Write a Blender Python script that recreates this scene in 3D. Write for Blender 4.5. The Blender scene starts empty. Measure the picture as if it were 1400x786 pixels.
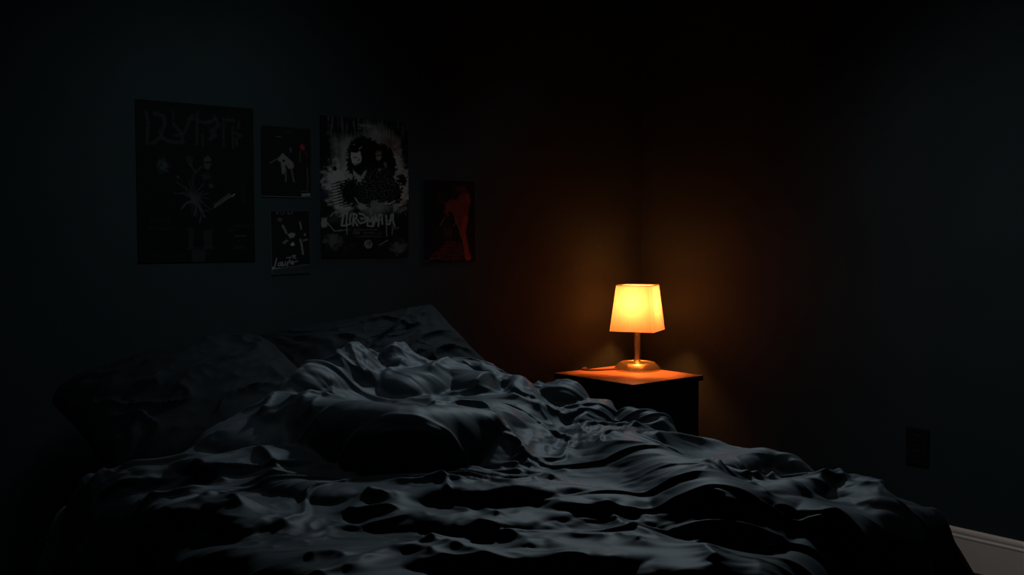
import bpy, bmesh, math, random
import numpy as np
from mathutils import Vector, Matrix

random.seed(7)
SC = bpy.context.scene
COL = SC.collection

# ------------------------------------------------------------------ helpers
def tag(o, label=None, cat=None, group=None, kind=None):
    if label: o['label'] = label
    if cat: o['category'] = cat
    if group: o['group'] = group
    if kind: o['kind'] = kind
    return o

def empty(name, loc, rz=0.0):
    o = bpy.data.objects.new(name, None)
    o.location = loc
    o.rotation_euler = (0, 0, rz)
    o.empty_display_size = .05
    COL.objects.link(o)
    return o

def link_mesh(name, me, mat=None, parent=None, smooth=False):
    o = bpy.data.objects.new(name, me)
    if mat: me.materials.append(mat)
    if smooth:
        for p in me.polygons: p.use_smooth = True
    if parent: o.parent = parent
    COL.objects.link(o)
    return o

def bm_obj(name, bm, mat=None, parent=None, smooth=False):
    bmesh.ops.recalc_face_normals(bm, faces=bm.faces)
    if smooth:
        for e in bm.edges:
            if len(e.link_faces) == 2 and e.calc_face_angle(0) > .6: e.smooth = False
    me = bpy.data.meshes.new(name)
    bm.to_mesh(me); bm.free()
    return link_mesh(name, me, mat, parent, smooth)

def add_box(bm, lo, hi, bevel=0.0, seg=2):
    r = bmesh.ops.create_cube(bm, size=1.0)
    vs = r['verts']
    c = [(lo[i]+hi[i])/2 for i in range(3)]; s = [hi[i]-lo[i] for i in range(3)]
    for v in vs:
        v.co = Vector((c[0]+v.co.x*s[0], c[1]+v.co.y*s[1], c[2]+v.co.z*s[2]))
    if bevel > 0:
        es = list({e for v in vs for e in v.link_edges})
        bmesh.ops.bevel(bm, geom=es, offset=bevel, segments=seg, affect='EDGES', profile=.5)

def add_lathe(bm, prof, n=48, c=(0, 0, 0)):
    rings = []
    for r, z in prof:
        if r < 1e-6:
            rings.append([bm.verts.new((c[0], c[1], c[2]+z))])
        else:
            rings.append([bm.verts.new((c[0]+r*math.cos(2*math.pi*k/n), c[1]+r*math.sin(2*math.pi*k/n), c[2]+z)) for k in range(n)])
    for a, b in zip(rings[:-1], rings[1:]):
        for k in range(n):
            k2 = (k+1) % n
            if len(a) == 1 and len(b) == 1: continue
            if len(a) == 1: bm.faces.new((a[0], b[k], b[k2]))
            elif len(b) == 1: bm.faces.new((a[k], b[0], a[k2]))
            else: bm.faces.new((a[k], b[k], b[k2], a[k2]))

def add_tube(bm, pts, rad, n=10):
    P = [Vector(p) for p in pts]
    rings = []
    for i, p in enumerate(P):
        t = (P[min(i+1, len(P)-1)] - P[max(i-1, 0)]).normalized()
        a = t.cross(Vector((0, 0, 1)))
        if a.length < 1e-3: a = t.cross(Vector((1, 0, 0)))
        a.normalize(); b = t.cross(a)
        rings.append([bm.verts.new(p + rad*(a*math.cos(2*math.pi*k/n) + b*math.sin(2*math.pi*k/n))) for k in range(n)])
    for a, b in zip(rings[:-1], rings[1:]):
        for k in range(n):
            bm.faces.new((a[k], b[k], b[(k+1) % n], a[(k+1) % n]))
    bm.faces.new(rings[0][::-1]); bm.faces.new(rings[-1])

def grid_mesh(name, V, nu, nv, keep=None):
    """V: (nu*nv,3) array, u slow, v fast"""
    idx = np.arange(nu*nv).reshape(nu, nv)
    F = np.stack([idx[:-1, :-1], idx[1:, :-1], idx[1:, 1:], idx[:-1, 1:]], -1).reshape(-1, 4)
    if keep is not None:                       # leave out cells past the hem
        k = keep.ravel()[F].all(axis=1); F = F[k]
        used = np.unique(F); ren = np.full(len(V), -1); ren[used] = np.arange(len(used))
        V = V[used]; F = ren[F]
    me = bpy.data.meshes.new(name)
    me.vertices.add(len(V)); me.vertices.foreach_set('co', V.astype(np.float32).ravel())
    me.loops.add(F.size); me.loops.foreach_set('vertex_index', F.astype(np.int32).ravel())
    me.polygons.add(len(F))
    me.polygons.foreach_set('loop_start', np.arange(0, F.size, 4, dtype=np.int32))
    me.polygons.foreach_set('loop_total', np.full(len(F), 4, dtype=np.int32))
    me.polygons.foreach_set('use_smooth', np.ones(len(F), dtype=bool))
    me.update(calc_edges=True); me.validate()
    return me

# smooth gradient noise on arrays
_rs = np.random.RandomState(11)
_perm = _rs.permutation(512)
_perm = np.concatenate([_perm, _perm, _perm])
_ang = _rs.rand(2048)*2*np.pi
def gnoise(x, y, seed=0):
    x = np.asarray(x, float); y = np.asarray(y, float)
    xi = np.floor(x).astype(int); yi = np.floor(y).astype(int)
    xf = x-xi; yf = y-yi
    u = xf**3*(xf*(xf*6-15)+10); v = yf**3*(yf*(yf*6-15)+10)
    def g(i, j, dx, dy):
        h = _perm[(_perm[(i+seed*37) & 511] + j) & 511]
        a = _ang[h]
        return np.cos(a)*dx + np.sin(a)*dy
    n00 = g(xi, yi, xf, yf); n10 = g(xi+1, yi, xf-1, yf)
    n01 = g(xi, yi+1, xf, yf-1); n11 = g(xi+1, yi+1, xf-1, yf-1)
    return ((n00*(1-u)+n10*u)*(1-v) + (n01*(1-u)+n11*u)*v)*1.5
def fbm(x, y, o=4, seed=0):
    s = 0; a = 1.0; t = 0
    for k in range(o):
        s = s + a*gnoise(x*2**k, y*2**k, seed+k); t += a; a *= .5
    return s/t
def sstep(a, b, x):
    t = np.clip((x-a)/(b-a), 0, 1); return t*t*(3-2*t)

# ------------------------------------------------------------------ materials
def new_mat(name):
    m = bpy.data.materials.new(name); m.use_nodes = True
    nt = m.node_tree
    return m, nt, nt.nodes['Principled BSDF']

def bump(nt, b, scale, strength, dist=.002, detail=4, coord='Object', stretch=None):
    tc = nt.nodes.new('ShaderNodeTexCoord')
    n = nt.nodes.new('ShaderNodeTexNoise'); n.inputs['Scale'].default_value = scale; n.inputs['Detail'].default_value = detail
    if stretch:
        mp = nt.nodes.new('ShaderNodeMapping'); mp.inputs['Scale'].default_value = stretch
        nt.links.new(tc.outputs[coord], mp.inputs['Vector']); nt.links.new(mp.outputs[0], n.inputs['Vector'])
    else:
        nt.links.new(tc.outputs[coord], n.inputs['Vector'])
    bp = nt.nodes.new('ShaderNodeBump'); bp.inputs['Strength'].default_value = strength; bp.inputs['Distance'].default_value = dist
    nt.links.new(n.outputs[0], bp.inputs['Height']); nt.links.new(bp.outputs[0], b.inputs['Normal'])
    return n

def mix_noise(nt, b, c1, c2, scale, detail=5, stretch=None, lo=.35, hi=.65):
    tc = nt.nodes.new('ShaderNodeTexCoord')
    n = nt.nodes.new('ShaderNodeTexNoise'); n.inputs['Scale'].default_value = scale; n.inputs['Detail'].default_value = detail
    if stretch:
        mp = nt.nodes.new('ShaderNodeMapping'); mp.inputs['Scale'].default_value = stretch
        nt.links.new(tc.outputs['Object'], mp.inputs['Vector']); nt.links.new(mp.outputs[0], n.inputs['Vector'])
    else:
        nt.links.new(tc.outputs['Object'], n.inputs['Vector'])
    r = nt.nodes.new('ShaderNodeValToRGB')
    r.color_ramp.elements[0].color = (*c1, 1); r.color_ramp.elements[1].color = (*c2, 1)
    r.color_ramp.elements[0].position = lo; r.color_ramp.elements[1].position = hi
    nt.links.new(n.outputs[0], r.inputs[0]); nt.links.new(r.outputs[0], b.inputs['Base Color'])

def mat_wall():
    m, nt, b = new_mat('dark_teal_wall_paint')
    mix_noise(nt, b, WALL_A, WALL_B, 3.0, 6)
    b.inputs['Roughness'].default_value = .8
    b.inputs['Specular IOR Level'].default_value = .15
    bump(nt, b, 260, .12, .001, 3)
    return m
def mat_plain(name, col, rough=.5, metal=0.0, spec=.5):
    m, nt, b = new_mat(name)
    b.inputs['Base Color'].default_value = (*col, 1); b.inputs['Roughness'].default_value = rough
    b.inputs['Metallic'].default_value = metal; b.inputs['Specular IOR Level'].default_value = spec
    return m
def mat_trim():
    m, nt, b = new_mat('cream_gloss_trim')
    mix_noise(nt, b, (.82, .68, .60), (.86, .72, .64), 9, 4)
    b.inputs['Roughness'].default_value = .45
    bump(nt, b, 120, .05, .001)
    return m
def mat_fabric(name, c1, c2, rough=.7, sheen=.0, weave=900, spec=.25):
    m, nt, b = new_mat(name)
    mix_noise(nt, b, c1, c2, 6, 5)
    b.inputs['Roughness'].default_value = rough
    b.inputs['Specular IOR Level'].default_value = spec
    b.inputs['Sheen Weight'].default_value = sheen
    bump(nt, b, weave, .10, .0006, 2)
    return m
def mat_wood(name, c1, c2, rough, stretch=(2, 22, 2)):
    m, nt, b = new_mat(name)
    mix_noise(nt, b, c1, c2, 3.2, 8, stretch, .3, .7)
    b.inputs['Roughness'].default_value = rough
    bump(nt, b, 6, .12, .001, 8, stretch=stretch)
    return m
def mat_brass():
    m, nt, b = new_mat('brushed_brass')
    b.inputs['Base Color'].default_value = (.95, .78, .42, 1)
    b.inputs['Metallic'].default_value = .88; b.inputs['Roughness'].default_value = .24
    bump(nt, b, 40, .04, .0006, 3, stretch=(1, 1, 30))
    return m
def mat_shade():
    m = bpy.data.materials.new('linen_lamp_shade'); m.use_nodes = True
    nt = m.node_tree; nt.nodes.clear()
    out = nt.nodes.new('ShaderNodeOutputMaterial')
    tc = nt.nodes.new('ShaderNodeTexCoord'); mp = nt.nodes.new('ShaderNodeMapping'); mp.inputs['Scale'].default_value = (260, 260, 18)
    n = nt.nodes.new('ShaderNodeTexNoise'); n.inputs['Scale'].default_value = 1; n.inputs['Detail'].default_value = 3
    nt.links.new(tc.outputs['Object'], mp.inputs[0]); nt.links.new(mp.outputs[0], n.inputs['Vector'])
    r = nt.nodes.new('ShaderNodeValToRGB')
    r.color_ramp.elements[0].color = (.355, .265, .20, 1); r.color_ramp.elements[1].color = (.41, .31, .24, 1)
    r.color_ramp.elements[0].position = .3; r.color_ramp.elements[1].position = .7
    nt.links.new(n.outputs[0], r.inputs[0])
    d = nt.nodes.new('ShaderNodeBsdfDiffuse'); t = nt.nodes.new('ShaderNodeBsdfTranslucent')
    nt.links.new(r.outputs[0], d.inputs[0]); nt.links.new(r.outputs[0], t.inputs[0])
    mx = nt.nodes.new('ShaderNodeMixShader'); mx.inputs[0].default_value = SHADE_T
    nt.links.new(d.outputs[0], mx.inputs[1]); nt.links.new(t.outputs[0], mx.inputs[2])
    nt.links.new(mx.outputs[0], out.inputs[0])
    return m
def mat_diffuser():
    m = bpy.data.materials.new('added_diffuser_paper'); m.use_nodes = True
    nt = m.node_tree; nt.nodes.clear()
    out = nt.nodes.new('ShaderNodeOutputMaterial')
    d = nt.nodes.new('ShaderNodeBsdfDiffuse'); t = nt.nodes.new('ShaderNodeBsdfTranslucent')
    d.inputs[0].default_value = (.7, .68, .62, 1); t.inputs[0].default_value = (.7, .68, .62, 1)
    mx = nt.nodes.new('ShaderNodeMixShader'); mx.inputs[0].default_value = .6
    nt.links.new(d.outputs[0], mx.inputs[1]); nt.links.new(t.outputs[0], mx.inputs[2])
    nt.links.new(mx.outputs[0], out.inputs[0])
    return m
def mat_emit(name, col, s):
    m = bpy.data.materials.new(name); m.use_nodes = True
    nt = m.node_tree; nt.nodes.clear()
    out = nt.nodes.new('ShaderNodeOutputMaterial'); e = nt.nodes.new('ShaderNodeEmission')
    e.inputs[0].default_value = (*col, 1); e.inputs[1].default_value = s
    nt.links.new(e.outputs[0], out.inputs[0])
    return m
def mat_print():
    m, nt, b = new_mat('printed_poster_paper')
    a = nt.nodes.new('ShaderNodeVertexColor'); a.layer_name = 'print'
    nt.links.new(a.outputs[0], b.inputs['Base Color'])
    b.inputs['Roughness'].default_value = .6; b.inputs['Specular IOR Level'].default_value = .06
    return m

# ------------------------------------------------------------------ tuning
WALL_A = (.024, .036, .041); WALL_B = (.028, .042, .048)
SHADE_T = .55
BULB_COL = (1.0, .262, .055); BULB_E = 238.0
KEY_W = 90.0; FILL_W = 1.02; SIDE_W = 1.35
DUVET_A = (.028, .035, .043); DUVET_B = (.033, .041, .050)

CAM_H = 1.1328; XR = 3.443; YB = 3.2; ZC = 2.62; XL = -1.7; YF = -2.4; ZF = -.012
# ------------------------------------------------------------------ the setting
M_wall = mat_wall(); M_trim = mat_trim()
M_ceil = mat_plain('matt_ceiling_paint', (.03, .035, .037), .9, 0, .1)
M_floor = mat_wood('dark_floor_boards', (.012, .010, .009), (.022, .018, .015), .55, (20, 1.2, 2))
def struct(name, lo, hi, mat):
    bm = bmesh.new(); add_box(bm, lo, hi)
    return tag(bm_obj(name, bm, mat), kind='structure')
T = .12
struct('floor', (XL-T, YF-T, ZF-.1), (XR+T, YB+T, ZF), M_floor)
struct('ceiling', (XL-T, YF-T, ZC), (XR+T, YB+T, ZC+.1), M_ceil)
struct('wall_back', (XL-T, YB, ZF), (XR+T, YB+T, ZC), M_wall)
struct('wall_right', (XR, YF, ZF), (XR+T, YB, ZC), M_wall)
struct('wall_left', (XL-T, YF, ZF), (XL, YB, ZC), M_wall)
struct('wall_front', (XL-T, YF-T, ZF), (XR+T, YF, ZC), M_wall)
def baseboard(name, a, b, nrm):
    # stepped profile: flat board with a rounded bead along its top
    prof = [(0, 0), (.014, 0), (.014, .105), (.0155, .109), (.0155, .113), (.012, .118), (.0135, .126), (.012, .133), (.006, .138), (0, .139)]
    bm = bmesh.new(); rings = []
    for p in (a, b):
        rings.append([bm.verts.new((p[0]+nrm[0]*d, p[1]+nrm[1]*d, ZF+z)) for d, z in prof])
    n = len(prof)
    for k in range(n):
        bm.faces.new((rings[0][k], rings[1][k], rings[1][(k+1) % n], rings[0][(k+1) % n]))
    bm.faces.new(rings[0]); bm.faces.new(rings[1][::-1])
    return tag(bm_obj(name, bm, M_trim), kind='structure')
baseboard('baseboard_right', (XR, YF), (XR, YB), (-1, 0))
baseboard('baseboard_back', (XL, YB), (XR-.016, YB), (0, -1))

# black outlet cover on the right wall
def outlet():
    r = empty('wall_outlet', (XR, 1.869, .385))
    tag(r, 'small black rectangular outlet cover on the dark wall above the white baseboard', 'outlet')
    mb = mat_plain('black_outlet_plastic', (.008, .008, .008), .4, 0, .5)
    bm = bmesh.new(); add_box(bm, (-.010, -.043, -.066), (-.0005, .043, .066), .004, 3)
    bm_obj('cover_plate', bm, mb, r)
    for s in (-1, 1):
        bm = bmesh.new(); add_box(bm, (-.0135, -.017, s*.027-.015), (-.0095, .017, s*.027+.015), .003, 3)
        bm_obj('socket', bm, mb, r)
outlet()

# ------------------------------------------------------------------ nightstand
NZ = .565
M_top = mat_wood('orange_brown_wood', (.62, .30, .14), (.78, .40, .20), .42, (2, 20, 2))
M_dark = mat_wood('shade_dark_wood', (.004, .0035, .003), (.008, .007, .006), .6, (2, 2, 20))  # near-black: the shade on sides and edge is put into the colour
def nightstand():
    x0, x1, y0, y1 = 2.852, 3.262, 2.690, 3.130
    r = empty('nightstand', ((x0+x1)/2, (y0+y1)/2, ZF))
    tag(r, 'small dark nightstand with an orange brown wooden top in the room corner beside the bed', 'nightstand')
    ox, oy = r.location.x, r.location.y
    hx, hy = (x1-x0)/2, (y1-y0)/2
    H = NZ-ZF
    bm = bmesh.new(); add_box(bm, (-hx, -hy, H-.020), (hx, hy, H-.0005), .002, 2)
    tt = bm_obj('table_top', bm, M_dark, r)  # slab edge darkened by colour, as if unlit
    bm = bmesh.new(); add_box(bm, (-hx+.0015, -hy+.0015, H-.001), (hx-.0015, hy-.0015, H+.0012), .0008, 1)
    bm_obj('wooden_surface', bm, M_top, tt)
    bm = bmesh.new()
    add_box(bm, (-hx+.012, -hy+.012, .05), (hx-.012, hy-.006, H-.0205), .003, 2)
    add_box(bm, (-hx+.03, -hy+.035, 0), (hx-.03, hy-.02, .052))
    bm_obj('cabinet_body', bm, M_dark, r)
nightstand()

# ------------------------------------------------------------------ table lamp
M_brass = mat_brass(); M_shade = mat_shade(); M_bulb = mat_emit('warm_glowing_bulb', BULB_COL, BULB_E)
def lamp():
    lx, ly = 3.195, 2.990
    lx, ly = 3.190, 2.985
    r = empty('table_lamp', (lx, ly, NZ+.0013), math.radians(27))
    tag(r, 'small lit table lamp with brass stem and square tapered cream shade on the nightstand', 'lamp')
    bm = bmesh.new()
    add_lathe(bm, [(0, 0), (.095, 0), (.0965, .002), (.0965, .005), (.093, .010), (.076, .0295), (.0735, .031), (.070, .031), (.068, .029), (.040, .030), (.018, .034), (.0135, .041), (0, .041)], 64)
    bm_obj('lamp_base', bm, M_brass, r, True)
    bm = bmesh.new(); add_lathe(bm, [(0, .036), (.0125, .036), (.0118, .06), (.0118, .205), (0, .205)], 32)
    bm_obj('lamp_stem', bm, M_brass, r, True)
    bm = bmesh.new(); add_lathe(bm, [(0, .203), (.018, .203), (.018, .238), (.0145, .242), (0, .242)], 32)
    bm_obj('bulb_socket', bm, mat_plain('cream_socket', (.6, .5, .4), .4), r, True)
    # square tapered shade, rounded corners, thin cloth wall
    zb, zt = .165, .356; hb, ht = .0945, .0735
    def ring(h, z, rad=.010):
        out = []
        for cx, cy, a0 in ((1, 1, 0), (-1, 1, 90), (-1, -1, 180), (1, -1, 270)):
            for k in range(7):
                a = math.radians(a0+15*k)
                out.append((cx*(h-rad)+rad*math.cos(a), cy*(h-rad)+rad*math.sin(a), z))
        return out
    bm = bmesh.new(); NR = 14; rs = []
    for i in range(NR+1):
        f = i/NR
        rs.append([bm.verts.new(p) for p in ring(hb+(ht-hb)*f, zb+(zt-zb)*f)])
    n = len(rs[0])
    for a, b in zip(rs[:-1], rs[1:]):
        for k in range(n): bm.faces.new((a[k], a[(k+1) % n], b[(k+1) % n], b[k]))
    sh = bm_obj('lamp_shade', bm, M_shade, r, True)
    # sheet added to hold back the bulb's upward light, just under the rim
    bm = bmesh.new(); hd = ht+.0021
    bm.faces.new([bm.verts.new(p) for p in ring(hd, zt-.004)])
    bm_obj('added_top_diffuser', bm, mat_diffuser(), sh)
    bm = bmesh.new(); add_lathe(bm, [(0, .240), (.012, .241), (.015, .246), (.027, .258), (.034, .274), (.031, .292), (.018, .306), (0, .310)], 32)
    bm_obj('light_bulb', bm, M_bulb, r, True)
    # flat cord with its inline switch lying on the top
    c, s = math.cos(-math.radians(27)), math.sin(-math.radians(27))
    def loc(wx, wy, wz): 
        dx, dy = wx-lx, wy-ly
        return (c*dx-s*dy, s*dx+c*dy, wz)
    bm = bmesh.new()
    pts = [loc(lx-.085, ly+.042, .006), loc(lx-.10, ly+.052, .0045), loc(lx-.13, ly+.064, .0045), loc(lx-.165, ly+.075, .0045), loc(lx-.195, ly+.10, .0045),
           loc(lx-.19, ly+.135, .0045), loc(lx-.15, ly+.152, .002), loc(lx-.14, ly+.165, -.03), loc(lx-.13, ly+.172, -.20), loc(lx-.12, ly+.175, -.45)]
    # smooth the path
    P = [Vector(p) for p in pts]; S = []
    for i in range(len(P)-1):
        p0, p1, p2, p3 = P[max(i-1, 0)], P[i], P[i+1], P[min(i+2, len(P)-1)]
        for k in range(6):
            t = k/6
            S.append(.5*((2*p1)+(p2-p0)*t+(2*p0-5*p1+4*p2-p3)*t*t+(3*p1-p0-3*p2+p3)*t**3))
    S.append(P[-1]); add_tube(bm, S, .004, 8)
    bm_obj('power_cord', bm, mat_plain('brown_cord', (.20, .10, .06), .5), r, True)
lamp()
FOLDS = [
('B',0.220,0.150,[(1.319,2.303,0.120),(1.342,2.249,0.150),(1.366,2.157,0.170),(1.427,2.089,0.170),(1.581,2.116,0.145),(1.860,2.249,0.090),(1.967,2.246,0.055),(1.970,2.148,0.035)]),
('B',0.160,0.130,[(2.029,2.182,0.040),(2.015,1.997,0.065),(1.881,1.750,0.085),(1.782,1.556,0.085),(1.705,1.417,0.085),(1.638,1.305,0.085),(1.554,1.204,0.085)]),
('B',0.100,0.060,[(2.013,1.605,0.055),(2.168,1.657,0.055),(2.281,1.661,0.055),(2.300,1.582,0.055),(2.320,1.508,0.055),(2.306,1.426,0.055),(2.250,1.332,0.055),(2.185,1.256,0.055)]),
('B',0.140,0.100,[(1.361,2.579,0.095),(1.468,2.627,0.095),(1.618,2.717,0.095),(1.788,2.867,0.095),(1.901,2.945,0.095),(1.819,2.710,0.095),(1.845,2.640,0.095)]),
('B',0.120,0.100,[(1.711,2.561,0.075),(1.809,2.589,0.075),(1.903,2.605,0.075),(1.940,2.589,0.075),(1.959,2.546,0.075),(1.925,2.474,0.075)]),
('B',0.100,0.090,[(2.181,2.352,0.085),(2.320,2.450,0.085),(2.378,2.448,0.085),(2.356,2.361,0.085)]),
('B',0.120,0.100,[(2.051,2.181,0.065),(2.190,2.248,0.065),(2.312,2.292,0.065),(2.366,2.242,0.065),(2.304,2.084,0.065)]),
('B',0.100,0.060,[(1.992,2.746,0.060),(2.063,2.701,0.060),(2.094,2.643,0.060),(2.088,2.579,0.060),(2.081,2.516,0.060)]),
('B',0.090,0.070,[(2.076,2.510,0.060),(2.133,2.524,0.060),(2.112,2.467,0.060),(2.068,2.388,0.060),(1.999,2.272,0.060)]),
('B',0.200,0.050,[(1.323,1.812,0.030),(1.311,1.704,0.060),(1.365,1.674,0.060),(1.412,1.635,0.060),(1.436,1.588,0.060),(1.551,1.672,0.020)]),
('B',0.180,0.050,[(1.176,1.736,0.020),(1.164,1.606,0.032),(1.205,1.545,0.032),(1.277,1.522,0.032),(1.360,1.520,0.032),(1.441,1.488,0.032)]),
('B',0.100,0.060,[(1.761,1.403,0.045),(1.835,1.373,0.045),(1.884,1.342,0.045),(2.050,1.379,0.045),(2.157,1.362,0.045),(2.138,1.284,0.045),(2.051,1.170,0.045)]),
('B',0.140,0.100,[(1.122,2.501,0.060),(1.178,2.450,0.060),(1.251,2.452,0.060),(1.348,2.455,0.060),(1.449,2.513,0.060),(1.498,2.534,0.060)]),
('B',0.140,0.070,[(0.832,2.367,0.050),(0.906,2.383,0.050),(0.971,2.370,0.050),(1.032,2.303,0.050),(1.122,2.296,0.050),(1.201,2.261,0.050),(1.215,2.197,0.050)]),
('B',0.100,0.070,[(1.100,2.141,0.032),(1.133,2.066,0.032),(1.142,1.985,0.032),(1.198,1.985,0.032),(1.252,1.950,0.032),(1.307,1.857,0.032)]),
('B',0.200,0.100,[(0.693,1.525,0.030),(0.761,1.536,0.030),(0.827,1.486,0.030),(0.880,1.415,0.030),(0.925,1.357,0.030)]),
('B',0.100,0.070,[(1.407,1.538,0.036),(1.477,1.547,0.036),(1.535,1.520,0.036),(1.556,1.481,0.036),(1.549,1.429,0.036)]),
('B',0.100,0.080,[(1.709,1.260,0.045),(1.796,1.269,0.045),(1.847,1.269,0.045),(1.831,1.219,0.045),(1.801,1.161,0.045),(1.817,1.121,0.045)]),
('B',0.140,0.060,[(1.264,1.234,0.028),(1.321,1.218,0.028),(1.347,1.191,0.028),(1.339,1.135,0.028),(1.319,1.079,0.028)]),
('B',0.130,0.060,[(0.790,1.968,0.050),(0.854,1.977,0.050),(0.872,1.915,0.050),(0.869,1.828,0.050)]),
('S',0.040,0.020,[(1.632,2.742,0.028),(1.752,2.809,0.028),(1.852,2.793,0.028),(2.024,2.952,0.028)]),
('S',0.030,0.015,[(1.661,2.822,0.025),(1.603,2.693,0.025),(1.593,2.643,0.025)]),
('S',0.030,0.015,[(1.700,2.790,0.025),(1.663,2.700,0.025),(1.644,2.637,0.025)]),
('S',0.030,0.015,[(1.763,2.784,0.025),(1.689,2.688,0.025),(1.656,2.616,0.025)]),
('S',0.030,0.015,[(1.701,2.646,0.020),(1.795,2.688,0.020),(1.869,2.736,0.020)]),
('S',0.030,0.018,[(1.841,2.596,0.020),(1.935,2.648,0.020),(2.018,2.694,0.020)]),
('S',0.030,0.018,[(1.916,2.473,0.025),(1.968,2.503,0.025),(2.032,2.529,0.025),(2.085,2.521,0.025)]),
('S',0.030,0.015,[(1.835,2.531,0.018),(1.920,2.496,0.018),(2.033,2.458,0.018)]),
('S',0.050,0.030,[(1.987,2.402,0.022),(1.995,2.310,0.022),(2.012,2.248,0.022)]),
('S',0.030,0.018,[(2.328,2.307,0.020),(2.448,2.358,0.020),(2.508,2.350,0.020)]),
('S',0.040,0.020,[(2.440,2.208,0.025),(2.450,2.126,0.025),(2.404,2.028,0.025),(2.376,1.957,0.025)]),
('S',0.040,0.020,[(2.139,2.031,0.025),(2.224,2.054,0.025),(2.310,2.060,0.025),(2.426,2.104,0.025)]),
('S',0.050,0.030,[(2.077,1.905,0.030),(2.187,1.923,0.030),(2.249,1.897,0.030),(2.299,1.833,0.030)]),
('S',0.040,0.020,[(2.379,1.965,0.025),(2.366,1.887,0.025),(2.392,1.855,0.025),(2.412,1.827,0.025)]),
('S',0.040,0.025,[(1.951,1.656,0.025),(1.978,1.621,0.025),(1.939,1.560,0.025),(1.839,1.467,0.025)]),
('S',0.030,0.015,[(1.920,1.530,0.020),(1.985,1.527,0.020),(2.064,1.522,0.020),(2.154,1.541,0.020)]),
('S',0.030,0.015,[(1.622,2.288,0.022),(1.612,2.233,0.022),(1.663,2.253,0.022),(1.710,2.256,0.022),(1.758,2.236,0.022),(1.751,2.148,0.022)]),
('S',0.030,0.015,[(1.768,2.144,0.022),(1.727,2.043,0.022),(1.686,1.952,0.022),(1.646,1.865,0.022)]),
('S',0.030,0.018,[(1.563,1.772,0.020),(1.574,1.753,0.020),(1.547,1.697,0.020),(1.548,1.669,0.020)]),
('S',0.030,0.015,[(1.276,1.987,0.016),(1.315,1.927,0.016),(1.358,1.902,0.016),(1.372,1.838,0.016),(1.400,1.794,0.016)]),
('S',0.050,0.020,[(1.534,1.536,0.025),(1.488,1.469,0.025),(1.449,1.398,0.025),(1.429,1.341,0.025),(1.419,1.287,0.025),(1.402,1.243,0.025)]),
('S',0.040,0.020,[(1.290,1.400,0.020),(1.310,1.372,0.020),(1.328,1.342,0.020),(1.338,1.302,0.020)]),
('S',0.040,0.020,[(1.371,1.338,0.020),(1.362,1.292,0.020),(1.361,1.246,0.020)]),
('S',0.040,0.020,[(1.415,1.175,0.022),(1.399,1.136,0.022),(1.378,1.091,0.022)]),
('S',0.050,0.030,[(1.605,1.361,0.018),(1.619,1.317,0.018),(1.611,1.256,0.018)]),
('S',0.040,0.020,[(1.294,2.758,0.022),(1.358,2.773,0.022),(1.416,2.750,0.022),(1.475,2.737,0.022)]),
('S',0.040,0.020,[(1.201,2.676,0.025),(1.249,2.642,0.025),(1.307,2.626,0.025),(1.371,2.620,0.025),(1.451,2.641,0.025),(1.540,2.683,0.025)]),
('S',0.030,0.015,[(1.245,2.486,0.022),(1.281,2.536,0.022),(1.323,2.580,0.022),(1.359,2.614,0.022)]),
('S',0.030,0.015,[(1.240,2.469,0.022),(1.319,2.482,0.022),(1.378,2.501,0.022)]),
('S',0.030,0.015,[(1.336,2.441,0.025),(1.394,2.477,0.025),(1.429,2.480,0.025),(1.430,2.451,0.025)]),
('S',0.030,0.015,[(1.327,2.379,0.018),(1.370,2.417,0.018),(1.406,2.440,0.018)]),
('S',0.030,0.015,[(1.538,2.626,0.020),(1.503,2.575,0.020),(1.482,2.524,0.020)]),
('S',0.040,0.020,[(1.133,2.379,0.022),(1.154,2.315,0.022),(1.140,2.211,0.022),(1.074,2.199,0.022)]),
('S',0.030,0.015,[(1.112,1.873,0.018),(1.106,1.805,0.018),(1.152,1.767,0.018),(1.177,1.720,0.018)]),
('S',0.030,0.020,[(1.203,1.933,0.020),(1.187,1.863,0.020),(1.217,1.853,0.020)]),
('S',0.050,0.020,[(1.107,1.617,0.025),(1.099,1.540,0.025),(1.091,1.462,0.025),(1.096,1.385,0.025),(1.096,1.302,0.025)]),
('S',0.050,0.020,[(1.004,1.541,0.018),(1.047,1.489,0.018),(1.045,1.422,0.018),(1.083,1.359,0.018)]),
('S',0.040,0.020,[(1.206,1.569,0.018),(1.224,1.502,0.018),(1.240,1.436,0.018)]),
('S',0.040,0.020,[(1.295,1.636,0.020),(1.285,1.587,0.020),(1.273,1.540,0.020)]),
('S',0.050,0.020,[(1.000,2.814,0.020),(1.076,2.773,0.020),(1.130,2.755,0.020),(1.166,2.715,0.020),(1.223,2.668,0.020)]),
('S',0.050,0.020,[(0.817,2.194,0.016),(0.881,2.214,0.016),(0.919,2.197,0.016),(0.973,2.204,0.016)]),
('S',0.040,0.020,[(0.923,2.340,0.016),(0.990,2.331,0.016),(1.024,2.208,0.016)]),
('S',0.040,0.020,[(0.847,1.997,0.020),(0.906,2.025,0.020),(0.918,1.963,0.020),(0.908,1.903,0.020)]),
('S',0.040,0.020,[(1.766,1.377,0.018),(1.772,1.325,0.018),(1.733,1.263,0.018)]),
('S',0.040,0.020,[(1.701,1.254,0.018),(1.763,1.228,0.018),(1.777,1.169,0.018),(1.850,1.149,0.018)]),
('S',0.030,0.020,[(2.066,1.380,0.020),(2.192,1.404,0.020),(2.273,1.404,0.020)]),
('S',0.050,0.030,[(1.179,1.405,0.022),(1.243,1.398,0.022),(1.244,1.360,0.022)]),
('S',0.050,0.030,[(1.158,1.312,0.022),(1.213,1.308,0.022),(1.235,1.258,0.022),(1.239,1.192,0.022)]),
('S',0.050,0.030,[(0.845,1.595,0.020),(0.902,1.569,0.020),(0.908,1.506,0.020)])]
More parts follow.
